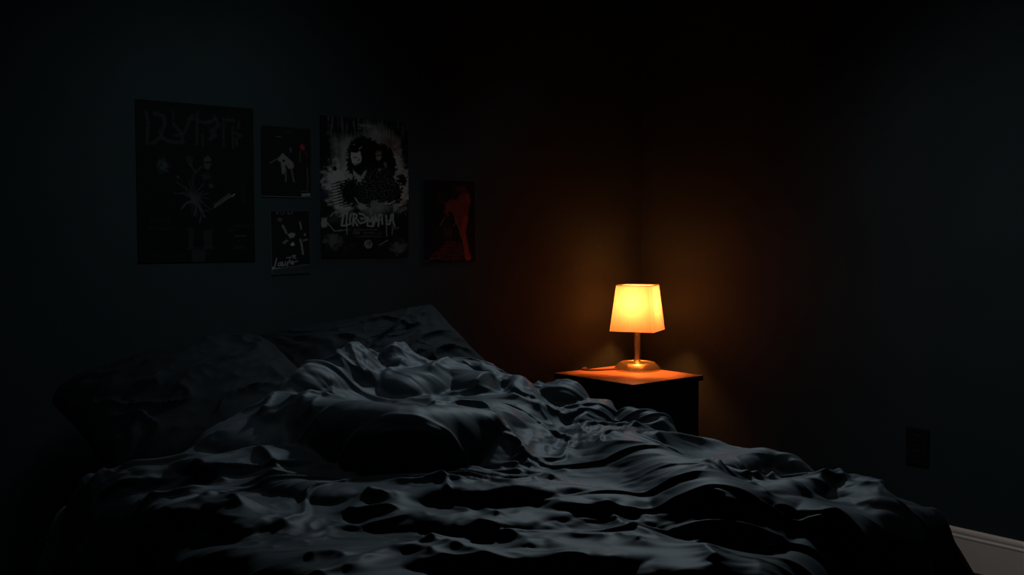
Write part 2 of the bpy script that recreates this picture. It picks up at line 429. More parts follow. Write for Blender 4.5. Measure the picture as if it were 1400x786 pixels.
# ------------------------------------------------------------------ bed
M_duvet = mat_fabric('dark_slate_cotton', DUVET_A, DUVET_B, .62, .02, spec=.18)
M_pillow = mat_fabric('shade_dark_pillow_cotton', tuple(v*.24 for v in DUVET_A), tuple(v*.24 for v in DUVET_B), .8, 0, spec=.06)  # duvet colours cut down, the pillows' shade is in the colour
M_matt = mat_fabric('dark_fitted_sheet', (.02, .022, .025), (.028, .03, .033), .8)
M_frame = mat_plain('black_bed_frame', (.006, .006, .0065), .6, 0, .3)
BX0, BX1, BY0, BY1 = .87, 2.19, 1.29, 3.15
def bed():
    r = empty('bed_frame', ((BX0+BX1)/2, (BY0+BY1)/2, ZF))
    tag(r, 'low black bed frame standing under the mattress against the poster wall', 'bed')
    hx, hy = (BX1-BX0)/2, (BY1-BY0)/2
    for nm, lo, hi in (('side_rail', (-hx, -hy, .14), (-hx+.03, hy, .27)), ('side_rail', (hx-.03, -hy, .14), (hx, hy, .27)),
                       ('foot_rail', (-hx+.031, -hy, .14), (hx-.031, -hy+.03, .27)), ('head_rail', (-hx+.031, hy-.03, .14), (hx-.031, hy, .27)),
                       ('slat_base', (-hx+.031, -hy+.031, .20), (hx-.031, hy-.031, .235))):
        bm = bmesh.new(); add_box(bm, lo, hi, .004); bm_obj(nm, bm, M_frame, r)
    for sx in (-1, 1):
        for sy in (-1, 1):
            bm = bmesh.new(); cx, cy = sx*(hx-.065), sy*(hy-.065)
            add_box(bm, (cx-.03, cy-.03, 0), (cx+.03, cy+.03, .199), .004); bm_obj('leg', bm, M_frame, r)
    bm = bmesh.new(); add_box(bm, (BX0+.035, BY0+.035, ZF+.236), (BX1-.035, BY1-.035, .455), .04, 4)
    o = bm_obj('mattress', bm, M_matt, None, True)
    tag(o, 'thick mattress in a dark fitted sheet lying on the low black bed frame', 'mattress')
bed()

def z0f(X, Y):
    return (.55+.12*sstep(2.2, 2.8, Y)*sstep(.95, 1.4, X)*(1-sstep(2.1, 2.65, X))
            - .04*sstep(1.7, 2.3, X)*(1-sstep(1.6, 2.2, Y)))

def spline(pts, k):
    P = [np.array(p, float) for p in pts]; out = []
    for i in range(len(P)-1):
        p0, p1, p2, p3 = P[max(i-1, 0)], P[i], P[i+1], P[min(i+2, len(P)-1)]
        for q in range(k):
            t = q/k
            out.append(.5*((2*p1)+(p2-p0)*t+(2*p0-5*p1+4*p2-p3)*t*t+(3*p1-p0-3*p2+p3)*t**3))
    return np.array(out+[P[-1]])

def seg_fields(X, Y, P):
    """for each stretch of a fold line: distance, side (1 = towards the head corner), running parameter 0..1, height"""
    Hh = P[:, 2]; P = P[:, :2]; L = np.r_[0, np.cumsum(np.hypot(*(P[1:]-P[:-1]).T))]
    for i in range(len(P)-1):
        a, b = P[i], P[i+1]; d = b-a; l2 = max((d**2).sum(), 1e-9)
        t = np.clip(((X-a[0])*d[0]+(Y-a[1])*d[1])/l2, 0, 1)
        dx = X-a[0]-t*d[0]; dy = Y-a[1]-t*d[1]
        ds = np.hypot(dx, dy)
        yield ds, sstep(-.55, .55, (dx*.643+dy*.766)/np.maximum(ds, 1e-6)), (L[i]+t*np.sqrt(l2))/L[-1], Hh[i]+t*(Hh[i+1]-Hh[i])

LEAN = .7
LD = np.array([.643, .766])            # folds lean over towards the foot and the left, away from the head corner
def crest(u, v, seed, lean):
    # thin sharp crests with wide hollows, leaning to one side
    def f(vv):
        a = np.abs(fbm(u, vv, 2, seed))
        return np.exp(-a*5.5)-.25*np.clip(a*2.5, 0, 1)
    n = f(v)
    return f(v-lean*n)
def duvet_height(X, Y):
    # organic wobble of the coordinates so folds never run dead straight
    wx = X + .016*fbm(X*4, Y*4, 2, 3); wy = Y + .016*fbm(X*4+9, Y*4+4, 2, 8)
    base = z0f(X, Y)
    big = np.zeros(X.shape); small = np.zeros(X.shape)
    for kind, wb, wf, pts in FOLDS:
        pp = [(x+LD[0]*LEAN*h, y+LD[1]*LEAN*h, h) for x, y, h in pts]
        pp = spline(pp, 3)
        reach = (max(wf, 3.2*wb) if kind == 'B' else 4*wb)+.03
        ix = np.nonzero((X[:, 0] > pp[:, 0].min()-reach) & (X[:, 0] < pp[:, 0].max()+reach))[0]
        iy = np.nonzero((Y[0] > pp[:, 1].min()-reach) & (Y[0] < pp[:, 1].max()+reach))[0]
        if not len(ix) or not len(iy): continue
        cut = (slice(ix[0], ix[-1]+1), slice(iy[0], iy[-1]+1))
        v = np.zeros(wx[cut].shape)
        for d, sd, t, h in seg_fields(wx[cut], wy[cut], pp):
            if kind == 'B':
                q = np.clip(d/wf, 0, 1)
                front = np.clip(1-q**2.2, 0, 1)**.9
                back = np.clip(1-(d/(3.2*wb))**2, 0, 1)**2/(1+(d/wb)**2)
                end = np.minimum(sstep(-.05, .10, t), 1-sstep(.86, 1.03, t))*.7+.3
            else:
                front = np.exp(-(d/wf)**1.15); back = np.exp(-(d/wb)**1.0)
                end = np.minimum(sstep(-.02, .25, t), 1-sstep(.75, 1.02, t))
            v = np.maximum(v, h*(front*(1-sd)+back*sd)*end)
        if kind == 'B':
            k = .014                                   # smooth max
            bg = big[cut]; hh = np.clip(.5+.5*(v-bg)/k, 0, 1)
            big[cut] = bg*(1-hh)+v*hh + np.minimum(k, np.maximum(v, bg))*hh*(1-hh)*.5
        else:
            small[cut] += SMALL*v
    small = .055*np.tanh(small/.055)
    # free wrinkles: sharp crests, broad troughs, turned by a slow flow
    ang = .9*fbm(X*1.1, Y*1.1, 2, 5) - .70
    c, s = np.cos(ang), np.sin(ang)
    u = wx*c+wy*s; v = -wx*s+wy*c
    r1 = crest(u*1.15, v*4.6, 12, .22)
    r2 = crest(u*2.3+3, v*9.5, 21, .18)
    m2 = sstep(-.15, .3, fbm(X*2.2, Y*2.2, 2, 40))
    wr = W1*r1 + W2*r2*m2
    fine = (.0045+.004*sstep(2.15, 2.4, Y))*(crest(u*5+2, v*17, 61, .1)-.2)*sstep(-.2, .25, fbm(X*3.1+4, Y*3.1, 2, 63))
    calm = 1-.7*sstep(.095, .14, big)
    return base, big+small+wr*calm, fine*calm-.008
SMALL, W1, W2 = 1.25, .015, .006
def duvet():
    nx, ny = 520, 580
    xs = np.linspace(.60, 2.52, nx); ys = np.linspace(.80, 3.02, ny)
    X, Y = np.meshgrid(xs, ys, indexing='ij')
    Zb, Zh, Zf = duvet_height(X, Y)
    Z = Zb+Zh+Zf
    # how far a point lies past the bed's edges (rounded corner at the foot)
    xl = .83+.02*np.sin(Y*9); xr = 2.315-.095*(1-sstep(1.15, 1.85, Y))+.012*np.sin(Y*7+1); yf = 1.07+.145*sstep(1.3, 2.1, X)+.015*np.sin(X*8)
    ex = np.maximum(np.maximum(xl-X, X-xr), 0); ey = np.maximum(yf-Y, 0)
    e = np.hypot(ex, ey)
    along = np.where(ey > ex, X, Y)
    e = e*(1+.22*np.sin(along*26+2*fbm(X*3, Y*3, 2, 50)))
    R = .07
    drop = np.where(e < R, R-np.sqrt(np.maximum(R*R-e*e, 0)), R+(e-R)*2.6)
    Z = np.maximum(Z-drop, .06)
    # the edge towards the pillows runs diagonally and sinks behind the last fold
    yb = np.interp(X, [.6, .9, 1.1, 1.3, 1.45, 1.6, 1.8, 2.0, 2.2, 2.36, 2.55], [2.52, 2.58, 2.63, 2.66, 2.72, 2.80, 2.88, 2.90, 2.88, 2.86, 2.80])
    yb = yb+.015*np.sin(X*17)
    k = np.clip((Y-yb+.05)/.05, 0, 1)
    Z = Z-.05*k**2
    Yb = np.minimum(Y, yb+.02*(Y-yb))
    # the folds lean: crests slide sideways past their feet
    amt = LEAN*np.clip(Zh, -.02, .2)*(1-sstep(0, .10, e))*(1-k)
    V = np.stack([X-LD[0]*amt, Yb-LD[1]*amt, Z], -1)
    for _ in range(2):
        V[1:-1, 1:-1] = .4*V[1:-1, 1:-1]+.15*(V[2:, 1:-1]+V[:-2, 1:-1]+V[1:-1, 2:]+V[1:-1, :-2])
    V = V.reshape(-1, 3)
    me = grid_mesh('duvet', V, nx, ny, keep=(drop < .43))
    o = link_mesh('duvet', me, M_duvet)
    md = o.modifiers.new('thickness', 'SOLIDIFY'); md.thickness = .012; md.offset = -1
    tag(o, 'rumpled dark slate duvet heaped in folds over the bed', 'duvet')
duvet()

def pillow(name, corners, thick, seed, mat, rnd):
    """corners: TL, TR, BR, BL of the seam rectangle"""
    TL, TR, BR, BL = [np.array(c, float) for c in corners]
    n, m = 130, 100
    u = np.linspace(0, 1, n); v = np.linspace(0, 1, m)
    U, Vv = np.meshgrid(u, v, indexing='ij')
    A = 2*U-1; B = 2*Vv-1
    # seam pulls in between the corners
    Ar = A*np.sqrt(1-rnd*B**8); Br = B*np.sqrt(1-rnd*A**8)
    pu = .5+.5*Ar*(1-.05*(1-B**2)); pv = .5+.5*Br*(1-.07*(1-A**2))
    P = ((1-pu)*(1-pv))[..., None]*TL+(pu*(1-pv))[..., None]*TR+(pu*pv)[..., None]*BR+((1-pu)*pv)[..., None]*BL
    nrm = np.cross(BL-TL, TR-TL); nrm /= np.linalg.norm(nrm)
    prof = (np.clip(1-A**2, 0, 1)*np.clip(1-B**2, 0, 1))**.5
    w = crest(U*2.2+seed+1.2*fbm(U*2, Vv*2, 1, seed), Vv*3.6+U*1.4, seed, .1)*1.6
    # creases fanning from the corners
    crease = 0
    for cu, cv in ((0, 0), (1, 0), (1, 1), (0, 1)):
        rr = np.hypot((U-cu)*1.5, Vv-cv); th = np.arctan2(Vv-cv, (U-cu)*1.5)
        crease = crease+np.exp(-(rr/.42)**2)*np.sin(th*17+seed+2*fbm(U*3, Vv*3, 2, seed+4))*np.clip(rr*6, 0, 1)
    wr = .012*np.clip(w, -.8, 1.4)+.009*crease+.005*crest(U*6, Vv*9+U*3, seed+9, .1)-.012*np.exp(-((A+.15)/.5)**2)*(B < 0)*B*B
    verts = []
    for sgn in (1, -1):
        off = (sgn*prof*thick*(.5 if sgn < 0 else 1)+wr*prof**1.2*(1 if sgn > 0 else .3))
        verts.append((P+off[..., None]*nrm).reshape(-1, 3))
    me1 = grid_mesh(name, verts[0], n, m); me2 = grid_mesh(name+'_underside', verts[1], n, m)
    bm = bmesh.new(); bm.from_mesh(me1); bm.from_mesh(me2)
    bmesh.ops.remove_doubles(bm, verts=bm.verts, dist=.0004)
    bpy.data.meshes.remove(me1); bpy.data.meshes.remove(me2)
    o = bm_obj(name, bm, mat, None, True)
    return o
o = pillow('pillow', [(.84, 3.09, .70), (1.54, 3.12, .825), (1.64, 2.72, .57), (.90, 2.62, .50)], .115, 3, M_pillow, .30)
tag(o, 'wide crumpled dark pillow nearest the left end of the bed, under the largest dark poster', 'pillow', 'charcoal pillows at the head of the bed')
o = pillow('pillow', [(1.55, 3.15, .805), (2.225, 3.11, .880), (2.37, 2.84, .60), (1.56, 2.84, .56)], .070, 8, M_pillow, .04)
tag(o, 'dark pillow with one raised pointed corner leaning on the wall below the red poster', 'pillow', 'charcoal pillows at the head of the bed')
# ------------------------------------------------------------------ posters
M_print = mat_print()
class Art:
    """a printed sheet: colours rasterised in numpy from strokes, patches and speckle; u right, v down, in sheet millimetre-like units"""
    def __init__(s, w, h, res, bg):
        s.w, s.h = w, h; s.nx = int(w*res)+1; s.ny = int(h*res)+1
        s.X, s.Y = np.meshgrid(np.linspace(0, w, s.nx), np.linspace(0, h, s.ny), indexing='ij')
        s.C = np.zeros((s.nx, s.ny, 3)); s.C[:] = bg
    def put(s, m, col):
        m = np.clip(m, 0, 1)[..., None]; s.C = s.C*(1-m)+np.array(col)*m
    def dist(s, pts):
        b = np.full(s.X.shape, 1e9)
        P = [np.array(p, float) for p in pts]
        for a, c in zip(P[:-1], P[1:]):
            d = c-a; l2 = max((d**2).sum(), 1e-9)
            t = np.clip(((s.X-a[0])*d[0]+(s.Y-a[1])*d[1])/l2, 0, 1)
            b = np.minimum(b, np.hypot(s.X-a[0]-t*d[0], s.Y-a[1]-t*d[1]))
        return b
    def stroke(s, pts, wd, col, a=1.0, soft=.5, rough=0, seed=0):
        d = s.dist(pts)
        if rough: d = d+rough*fbm(s.X*.45, s.Y*.45, 2, seed)
        s.put(a*np.clip((wd/2-d)/soft+.5, 0, 1), col)
    def inside(s, pts):
        n = len(pts); c = np.zeros(s.X.shape, bool)
        for i in range(n):
            x1, y1 = pts[i]; x2, y2 = pts[(i+1) % n]
            if y1 == y2: continue
            c ^= ((s.Y > min(y1, y2)) & (s.Y <= max(y1, y2)) & (s.X < x1+(s.Y-y1)*(x2-x1)/(y2-y1)))
        return c
    def poly(s, pts, col, a=1.0, soft=1.2, rough=0, seed=0):
        sd = np.where(s.inside(pts), 1, -1)*s.dist(list(pts)+[pts[0]])
        if rough: sd = sd+rough*fbm(s.X*.28, s.Y*.28, 3, seed)
        s.put(a*np.clip(sd/soft+.5, 0, 1), col)
    def blob(s, x, y, rx, ry, col, a=1.0, rough=.6, seed=0, hard=2.0):
        q = 1-np.hypot((s.X-x)/rx, (s.Y-y)/ry)+rough*fbm(s.X*.16, s.Y*.16, 4, seed)
        s.put(a*np.clip(q*hard, 0, 1), col)
    def speckle(s, mask, col, f=.7, th=.25, a=1.0, seed=0):
        s.put(a*mask*np.clip((fbm(s.X*f, s.Y*f, 3, seed)-th)*8, 0, 1), col)
    def tiny_text(s, x0, x1, y, hgt, col, a=1.0, seed=0, wmin=1.2, wmax=2.4):
        r = random.Random(seed); x = x0
        while x < x1:
            wd = r.uniform(wmin, wmax)
            if r.random() < .86:
                k = r.randint(0, 3)
                if k != 1: s.stroke([(x, y), (x, y+hgt)], .5, col, a, .4)
                if k != 2: s.stroke([(x, y+hgt*r.choice((0, .5, 1))), (x+wd*.7, y+hgt*r.choice((0, .5, 1)))], .5, col, a, .4)
                if k > 1: s.stroke([(x+wd*.7, y), (x+wd*.7, y+hgt)], .5, col, a, .4)
            x += wd+.5
    def build(s, name, x0, z1, label, wm, hm, rot=0.0, curl=.004, seed=0):
        """hang it: top-left corner at (x0, z1), wm x hm metres"""
        U = s.X/s.w; Vv = s.Y/s.h
        y = -.0010-.6*curl*(np.abs(2*U-1)**6*.5+np.abs(2*Vv-1)**8*.5)*(.5+.5*fbm(U*2, Vv*2, 1, seed))-.0007*(1+fbm(U*3, Vv*3, 2, seed+3))
        px = (U-.5)*wm; pz = (.5-Vv)*hm
        V = np.stack([px, y, pz], -1).reshape(-1, 3)
        me = grid_mesh(name, V, s.nx, s.ny)
        at = me.color_attributes.new('print', 'FLOAT_COLOR', 'POINT')
        at.data.foreach_set('color', np.concatenate([np.clip(s.C, 0, 1), np.ones(s.C.shape[:2]+(1,))], -1).astype(np.float32).ravel())
        o = link_mesh(name, me, M_print)
        o.location = (x0+wm/2, YB, z1-hm/2); o.rotation_euler = (0, rot, 0)
        md = o.modifiers.new('paper', 'SOLIDIFY'); md.thickness = .0006; md.offset = 0
        return tag(o, label, 'poster', 'posters on the bedroom wall')

BLK = (.005, .005, .005)
# --- the brightest poster: two dark figures on a splattered pale ground (units: 121 x 196)
a = Art(121, 196, 2.0, (.013, .013, .013)); G = (.52, .51, .49)
n1 = fbm(a.X*.035, a.Y*.03, 4, 3)
core = np.exp(-(((a.X-62)/48)**4+((a.Y-78)/62)**4))
a.put(np.clip(core*1.5+n1*1.3-.35, 0, 1)*.95, (.40, .395, .38))
drip = fbm(a.X*.42, a.Y*.02, 3, 17)
a.put(np.clip((drip-.02)*5, 0, 1)*np.clip(1-a.Y/75, 0, 1)*.85, (.03, .03, .03))
a.put(np.clip((fbm(a.X*.4+5, a.Y*.03, 2, 23)-.12)*5, 0, 1)*np.clip(1-a.Y/60, 0, 1)*.6, (.25, .25, .25))
for x, y, rx, ry, sd in ((22, 92, 22, 34, 5), (110, 88, 16, 40, 6), (30, 118, 16, 22, 7), (100, 60, 16, 26, 9), (104, 108, 14, 16, 4)):
    a.blob(x, y, rx, ry, (.56, .54, .51), .95, .75, sd, 2.4)
a.blob(100, 36, 13, 18, (.26, .10, .10), .5, .9, 12, 1.5)
a.blob(6, 108, 10, 9, (.035, .035, .07), .9, .6, 13, 2.5); a.blob(4, 40, 11, 55, (.012, .012, .012), .95, .8, 14, 2.0); a.blob(118, 42, 9, 34, (.012, .012, .012), .9, .8, 15, 2.0)
a.blob(19, 72, 3.2, 4, BLK, 1, .5, 16, 3); a.blob(112, 84, 9, 8, BLK, 1, .9, 17, 3)
# hair, heads
a.poly([(35, 74), (36, 46), (41, 33), (52, 25), (63, 25), (72, 30), (78, 33), (88, 34), (97, 42), (102, 54), (104, 68), (100, 82), (88, 84), (60, 88), (44, 82)], BLK, 1, 1.5, 5, 20)
a.poly([(41.5, 48), (48, 49), (53, 46), (55, 54), (54.5, 61), (50, 66), (46, 67), (42, 62), (40.5, 54)], (.62, .60, .55), 1, 1.2, .8, 21)
a.stroke([(44, 55), (49, 55.5)], 1.3, BLK); a.stroke([(50.5, 60), (52.5, 57)], 1.2, BLK); a.stroke([(46, 64), (52, 63.5)], 1.0, (.15, .14, .13)); a.stroke([(52, 43), (55.5, 40)], 1.6, (.35, .34, .32))
a.poly([(42, 67), (54, 63), (60, 69), (56, 79), (48, 77), (43, 71)], BLK, 1, 1.2, 2, 22)
a.poly([(43, 72), (48, 77), (54, 82), (58, 75), (62, 72), (60, 80), (55, 88), (50, 89), (44, 80)], (.50, .48, .45), 1, 1, 1.2, 23)
a.blob(79, 51, 5, 7.5, (.33, .30, .28), .9, .9, 24, 2.5); a.blob(77, 46, 3, 3, (.32, .10, .10), .7, .6, 25, 2); a.stroke([(76, 51), (82, 50)], 1.3, BLK); a.blob(88, 64, 3, 4.5, (.32, .25, .25), .8, .8, 26, 2)
a.blob(79, 71, 4, 3.5, (.28, .27, .26), .8, .8, 27, 2); a.blob(45, 37.5, 1, 1, (.6, .6, .58), 1, 0, 1, 4)
# dark coats with fur and speckled cloth
a.poly([(25, 98), (34, 88), (44, 84), (52, 92), (60, 84), (74, 78), (92, 76), (103, 84), (112, 96), (110, 118), (98, 124), (88, 116), (70, 122), (50, 124), (32, 120)], BLK, 1, 2, 9, 28)
for k in range(26):
    t = k/25; x = 25+8*math.sin(k*2.1)+t*3; y = 88+t*34
    a.stroke([(x+8, y), (x-4, y+3)], 1.4, BLK, .9, .8)
m = (np.exp(-(((a.X-80)/26)**4+((a.Y-95)/26)**4)))
a.speckle(m, (.30, .30, .29), .55, .16, .75, 30)
a.speckle(np.exp(-(((a.X-45)/18)**4+((a.Y-108)/14)**4)), (.2, .2, .2), .6, .25, .6, 31)
# hands, belt, sleeves
a.poly([(51, 118), (56, 120), (61, 121), (60, 128), (53, 129), (49, 125)], (.42, .41, .39), 1, 1.2, 1, 32)
a.stroke([(46, 112), (51, 120)], 2.2, (.36, .35, .33)); a.poly([(68, 115), (78, 114), (76, 126), (71, 134), (67, 128)], (.26, .27, .27), 1, 1.5, 2, 33)
a.stroke([(87, 119), (94, 119), (101, 115)], 2.2, (.52, .50, .47)); a.poly([(98, 120), (106, 118), (104, 128), (99, 132)], (.40, .39, .37), 1, 1.5, 2, 34)
a.stroke([(112, 118), (120, 98)], 3, (.34, .33, .31), .8); a.stroke([(116, 132), (119, 145)], 1, (.3, .3, .3)); a.stroke([(108, 132), (102, 144)], 1, (.25, .25, .25))
# lower half stays black, with fog patches in the corners
a.put(np.clip((a.Y-126)/14, 0, 1)*np.clip(.92-.5*n1, 0, 1), (.012, .012, .012))
a.poly([(1, 140), (8, 140), (9, 152), (3, 154), (1, 150)], (.34, .33, .32), 1, 1.5, 2, 35)
a.blob(16, 172, 15, 12, (.13, .13, .13), .9, .9, 36, 1.6); a.blob(107, 183, 14, 11, (.15, .15, .15), .9, .9, 37, 1.6)
def T(p, k=7.143, ox=430-437, oy=250-157): return [(x/k+ox, y/k+oy) for x, y in p]
W = (.44, .43, .41)
for st, wd in (([(140, 325), (175, 285), (230, 270), (300, 282)], 1.2), ([(268, 290), (247, 412), (295, 412)], 2.6), ([(268, 290), (300, 288)], 2.2), ([(300, 290), (292, 410)], 2.2), ([(232, 325), (258, 300)], 1.8),
               ([(340, 295), (325, 350), (332, 395), (310, 405), (292, 410)], 2.4), ([(362, 292), (357, 412)], 2.4), ([(362, 292), (392, 305), (388, 335), (362, 352), (400, 412)], 2.4),
               ([(415, 290), (455, 300), (492, 335), (470, 378), (425, 388), (398, 352)], 2.4), ([(425, 335), (465, 338), (440, 352)], 1.8), ([(495, 412), (500, 325), (523, 372), (548, 325), (552, 418), (500, 415)], 2.4),
               ([(530, 250), (535, 300)], 1.4), ([(560, 410), (578, 308), (592, 365), (565, 360)], 2.4), ([(606, 415), (612, 300), (640, 300), (645, 395)], 2.6), ([(612, 352), (640, 352)], 1.8), ([(683, 308), (690, 400), (720, 395), (735, 300)], 2.6),
               ([(735, 300), (755, 292), (752, 355), (770, 418)], 2.6), ([(710, 360), (755, 355)], 2.0), ([(100, 370), (178, 468), (295, 455)], 1.0), ([(295, 410), (298, 500)], 1.0), ([(684, 400), (690, 520)], 1.1), ([(748, 420), (745, 500)], .9), ([(615, 610), (695, 562)], 1.1), ([(755, 445), (815, 430)], .8)):
    a.stroke(T(st), wd, W, .95, .7, .5, 40)
a.tiny_text(26, 75, 156.0, 1.2, (.22, .22, .21), .8, 5); a.stroke([(44, 156.6), (78, 156)], .5, (.2, .2, .2), .7)
a.tiny_text(43, 83, 159.2, 3.4, (.24, .24, .23), .9, 6, 2.0, 4.2); a.tiny_text(48, 82, 165.4, 1.1, (.2, .2, .2), .8, 7, .8, 1.6)
a.blob(63.5, 177, 5.6, 6, (.30, .30, .29), .9, .7, 41, 3); a.stroke([(60, 180), (63, 173), (65, 179), (67, 174)], 1.0, BLK); a.stroke([(61, 172), (66, 172), (69, 176), (67, 182), (62, 182.5), (59, 178), (61, 172)], .9, (.34, .34, .33))
a.tiny_text(48, 73, 8.0, 4.0, (.50, .49, .47), .95, 8, 2.0, 3.2); a.tiny_text(50, 71, 13.6, 1.3, (.34, .33, .32), .85, 9, 1.0, 2.0)
a.speckle(np.ones(a.X.shape), BLK, 1.1, .38, .7, 44)
a.C = a.C*.72
a.build('poster', 1.816, 1.544, 'pale splattered poster of two dark shaggy haired figures above scrawled white lettering', .368, .4955, 0, .003, 1)

# --- the largest, almost black poster (units: 160 x 215)
a = Art(160, 215, 1.35, (.012, .013, .014)); D1 = (.060, .062, .064)
def t(p, ox=180-188, oy=135-144, k=6.549): return [(x/k+ox, y/k+oy) for x, y in p]
a.put(np.clip((fbm(a.X*.2, a.Y*.02, 3, 51)-.1)*3, 0, 1)*np.clip(1-np.abs(a.Y-26)/26, 0, 1)*.5, (.03, .031, .033))
for st, wd in (([(145, 170), (158, 260), (145, 435)], 5), ([(215, 170), (290, 190), (300, 260), (262, 330), (275, 380)], 5.5), ([(190, 430), (265, 370), (330, 405), (450, 408)], 5), ([(375, 140), (370, 200)], 3),
               ([(375, 250), (440, 330), (455, 400)], 4.5), ([(540, 160), (460, 330), (380, 350)], 4), ([(505, 195), (560, 195)], 3.5), ([(585, 130), (575, 420)], 3.6), ([(600, 215), (680, 215)], 3.5), ([(625, 330), (632, 420)], 3), ([(655, 225), (755, 180), (775, 235), (700, 290), (745, 330), (700, 360)], 4.5),
               ([(740, 150), (740, 190)], 3), ([(740, 290), (690, 370)], 3.5), ([(820, 170), (820, 420)], 3.4), ([(850, 180), (915, 180)], 4), ([(965, 190), (955, 250)], 3.8), ([(915, 290), (985, 310), (935, 350), (945, 410)], 4), ([(905, 240), (905, 430)], 3)):
    a.stroke(t(st), wd, D1, .85, 1.6, 2.2, 52)
a.blob(35, 85, 9, 13, (.09, .10, .10), .9, .9, 53, 1.6); a.blob(70, 76, 6, 7, (.065, .05, .055), .9, .7, 54, 2)
a.poly([(90, 72), (96, 69), (99.5, 74), (99, 82), (96, 88), (91, 87), (88, 80)], (.10, .10, .10), .95, 1.5, 1, 55); a.stroke([(88, 79), (99, 78.5)], 1.8, BLK)
a.stroke([(70, 82), (78, 93), (86, 84)], 3, (.075, .08, .08), .8, 1.5, 1, 56); a.stroke([(76, 93), (72, 108)], 3, (.05, .052, .055), .8, 2, 1.5, 57); a.blob(92, 98, 9, 7, (.06, .062, .065), .8, .9, 58, 1.6); a.blob(100, 110, 5, 4, (.10, .10, .10), .9, .6, 59, 2); a.blob(54, 100, 2.5, 3, (.10, .10, .10), .9, .3, 60, 2)
c = (71, 127)
for k in range(17):
    an = math.radians(-160+k*15.5); L = (24, 17, 30, 20, 26)[k % 5]
    a.stroke([(c[0], c[1]), (c[0]+L*.5*math.cos(an)+2, c[1]+L*.5*math.sin(an)), (c[0]+L*math.cos(an), c[1]+L*math.sin(an)+3)], 1.4, (.10, .104, .106), .75, 1.0, .5, 61)
a.blob(76, 130, 10, 9, (.10, .105, .107), .75, .9, 62, 1.4)
for st, wd in (([(430, 270), (480, 215), (540, 205), (590, 250), (640, 345)], 2.2), ([(565, 255), (540, 330)], 1.8), ([(590, 390), (605, 335)], 1.8), ([(605, 285), (680, 287)], 1.0)):
    a.stroke(t(st, -8, 245-144), wd, (.13, .135, .136), .85, 1, .6, 63)
for k in range(9):        # pale ribbed neck of the instrument
    x = 103+k*2.6; y = 137.5-k*1.9
    a.stroke([(x, y-2.0), (x+1.6, y+1.6)], 1.3, (.34, .34, .33), .9, .8)
a.stroke([(101, 141), (131, 121)], 1.2, (.22, .22, .21), .9, .8); a.stroke([(128, 124), (131.5, 121)], 2.4, (.30, .30, .29), .9, .8)
a.stroke([(142, 104), (142, 134)], 1.0, (.06, .065, .067), .8); a.stroke([(146, 106), (145, 132)], 1.0, (.08, .085, .087), .8)
a.tiny_text(18, 45, 155, 4.2, (.075, .075, .075), .85, 11, 2.0, 5.0); a.tiny_text(13, 48, 168, 2.0, (.06, .06, .06), .85, 12); a.tiny_text(28, 36, 175, 5, (.06, .06, .06), .8, 13, 1.5, 3)
a.poly([(66, 168), (74, 167), (73, 196), (67, 196)], (.045, .047, .048), .9, 1.5, 2, 64); a.poly([(86, 172), (99, 169), (99, 198), (88, 197)], (.05, .052, .053), .9, 1.5, 2, 65)
a.tiny_text(64, 100, 194, 3.6, (.085, .087, .087), .85, 14, 2, 4); a.tiny_text(66, 98, 201, 5, (.05, .052, .053), .8, 15, 2, 4); a.tiny_text(18, 60, 204, 4.5, (.055, .055, .055), .85, 16, 2.5, 5)
a.stroke([(121, 172), (134, 171)], 1.4, (.07, .07, .07), .8); a.stroke([(132, 179), (148, 179)], 1.4, (.13, .13, .13), .85); a.tiny_text(126, 149, 192, 5.5, (.085, .087, .088), .85, 17, 2, 5); a.stroke([(134, 186), (140, 187)], 1, (.07, .07, .07), .8)
a.put(((np.abs(a.X-80) < 9) & (a.Y > 198))*.75, (.055, .066, .070)); a.put(((a.X > 128) & (a.Y > 163) & (a.Y < 167))*.5, (.04, .045, .047))
a.C = a.C*.55+.002
a.build('poster', 1.178, 1.546, 'largest and darkest poster with barely readable dripping title and a pale ribbed instrument neck', .390, .503, 0, .003, 2)

# --- upper small poster (units: 68 x 98)
a = Art(68, 98, 2.4, (.012, .012, .013))
def t(p, k=6.55, ox=350-357, oy=160-172): return [(x/k+ox, y/k+oy) for x, y in p]
SK = (.20, .17, .155)
a.poly(t([(190, 370), (235, 318), (275, 350), (325, 395), (340, 430), (325, 455), (285, 455), (265, 420), (240, 395), (205, 395)]), SK, .95, 1, .8, 70)
a.stroke(t([(120, 415), (165, 385), (200, 370)]), 1.6, (.13, .11, .10), .9, .8); a.poly(t([(222, 385), (255, 400), (262, 450), (245, 510), (228, 505), (222, 440)]), SK, .9, 1, .8, 71)
a.stroke(t([(262, 470), (262, 575)]), 2.0, (.12, .12, .12), .9, .8); a.stroke(t([(312, 460), (335, 575)]), 2.4, (.14, .10, .10), .9, .8); a.blob(*t([(245, 385)])[0], 2.8, 2, BLK, 1, .3, 72, 3)
a.blob(*t([(308, 285)])[0], 2.3, 4.2, (.085, .09, .09), .9, .4, 73, 2); a.blob(*t([(415, 255)])[0], 4.2, 5, (.34, .035, .045), .95, .5, 74, 2.4)
a.stroke(t([(395, 290), (388, 390)]), 1.6, (.10, .08, .08), .8, .8); a.stroke(t([(440, 280), (460, 340)]), 1.2, (.13, .03, .035), .8, .8); a.stroke(t([(455, 440), (462, 560), (455, 640)]), 1.6, (.09, .085, .085), .8, 1)
a.tiny_text(*[t([(x, 0)])[0][0] for x in (130, 330)], 4.5, 5, (.055, .056, .057), .9, 20, 2.0, 4.2); a.stroke(t([(180, 168), (220, 170)]), 1.4, (.10, .10, .10), .8)
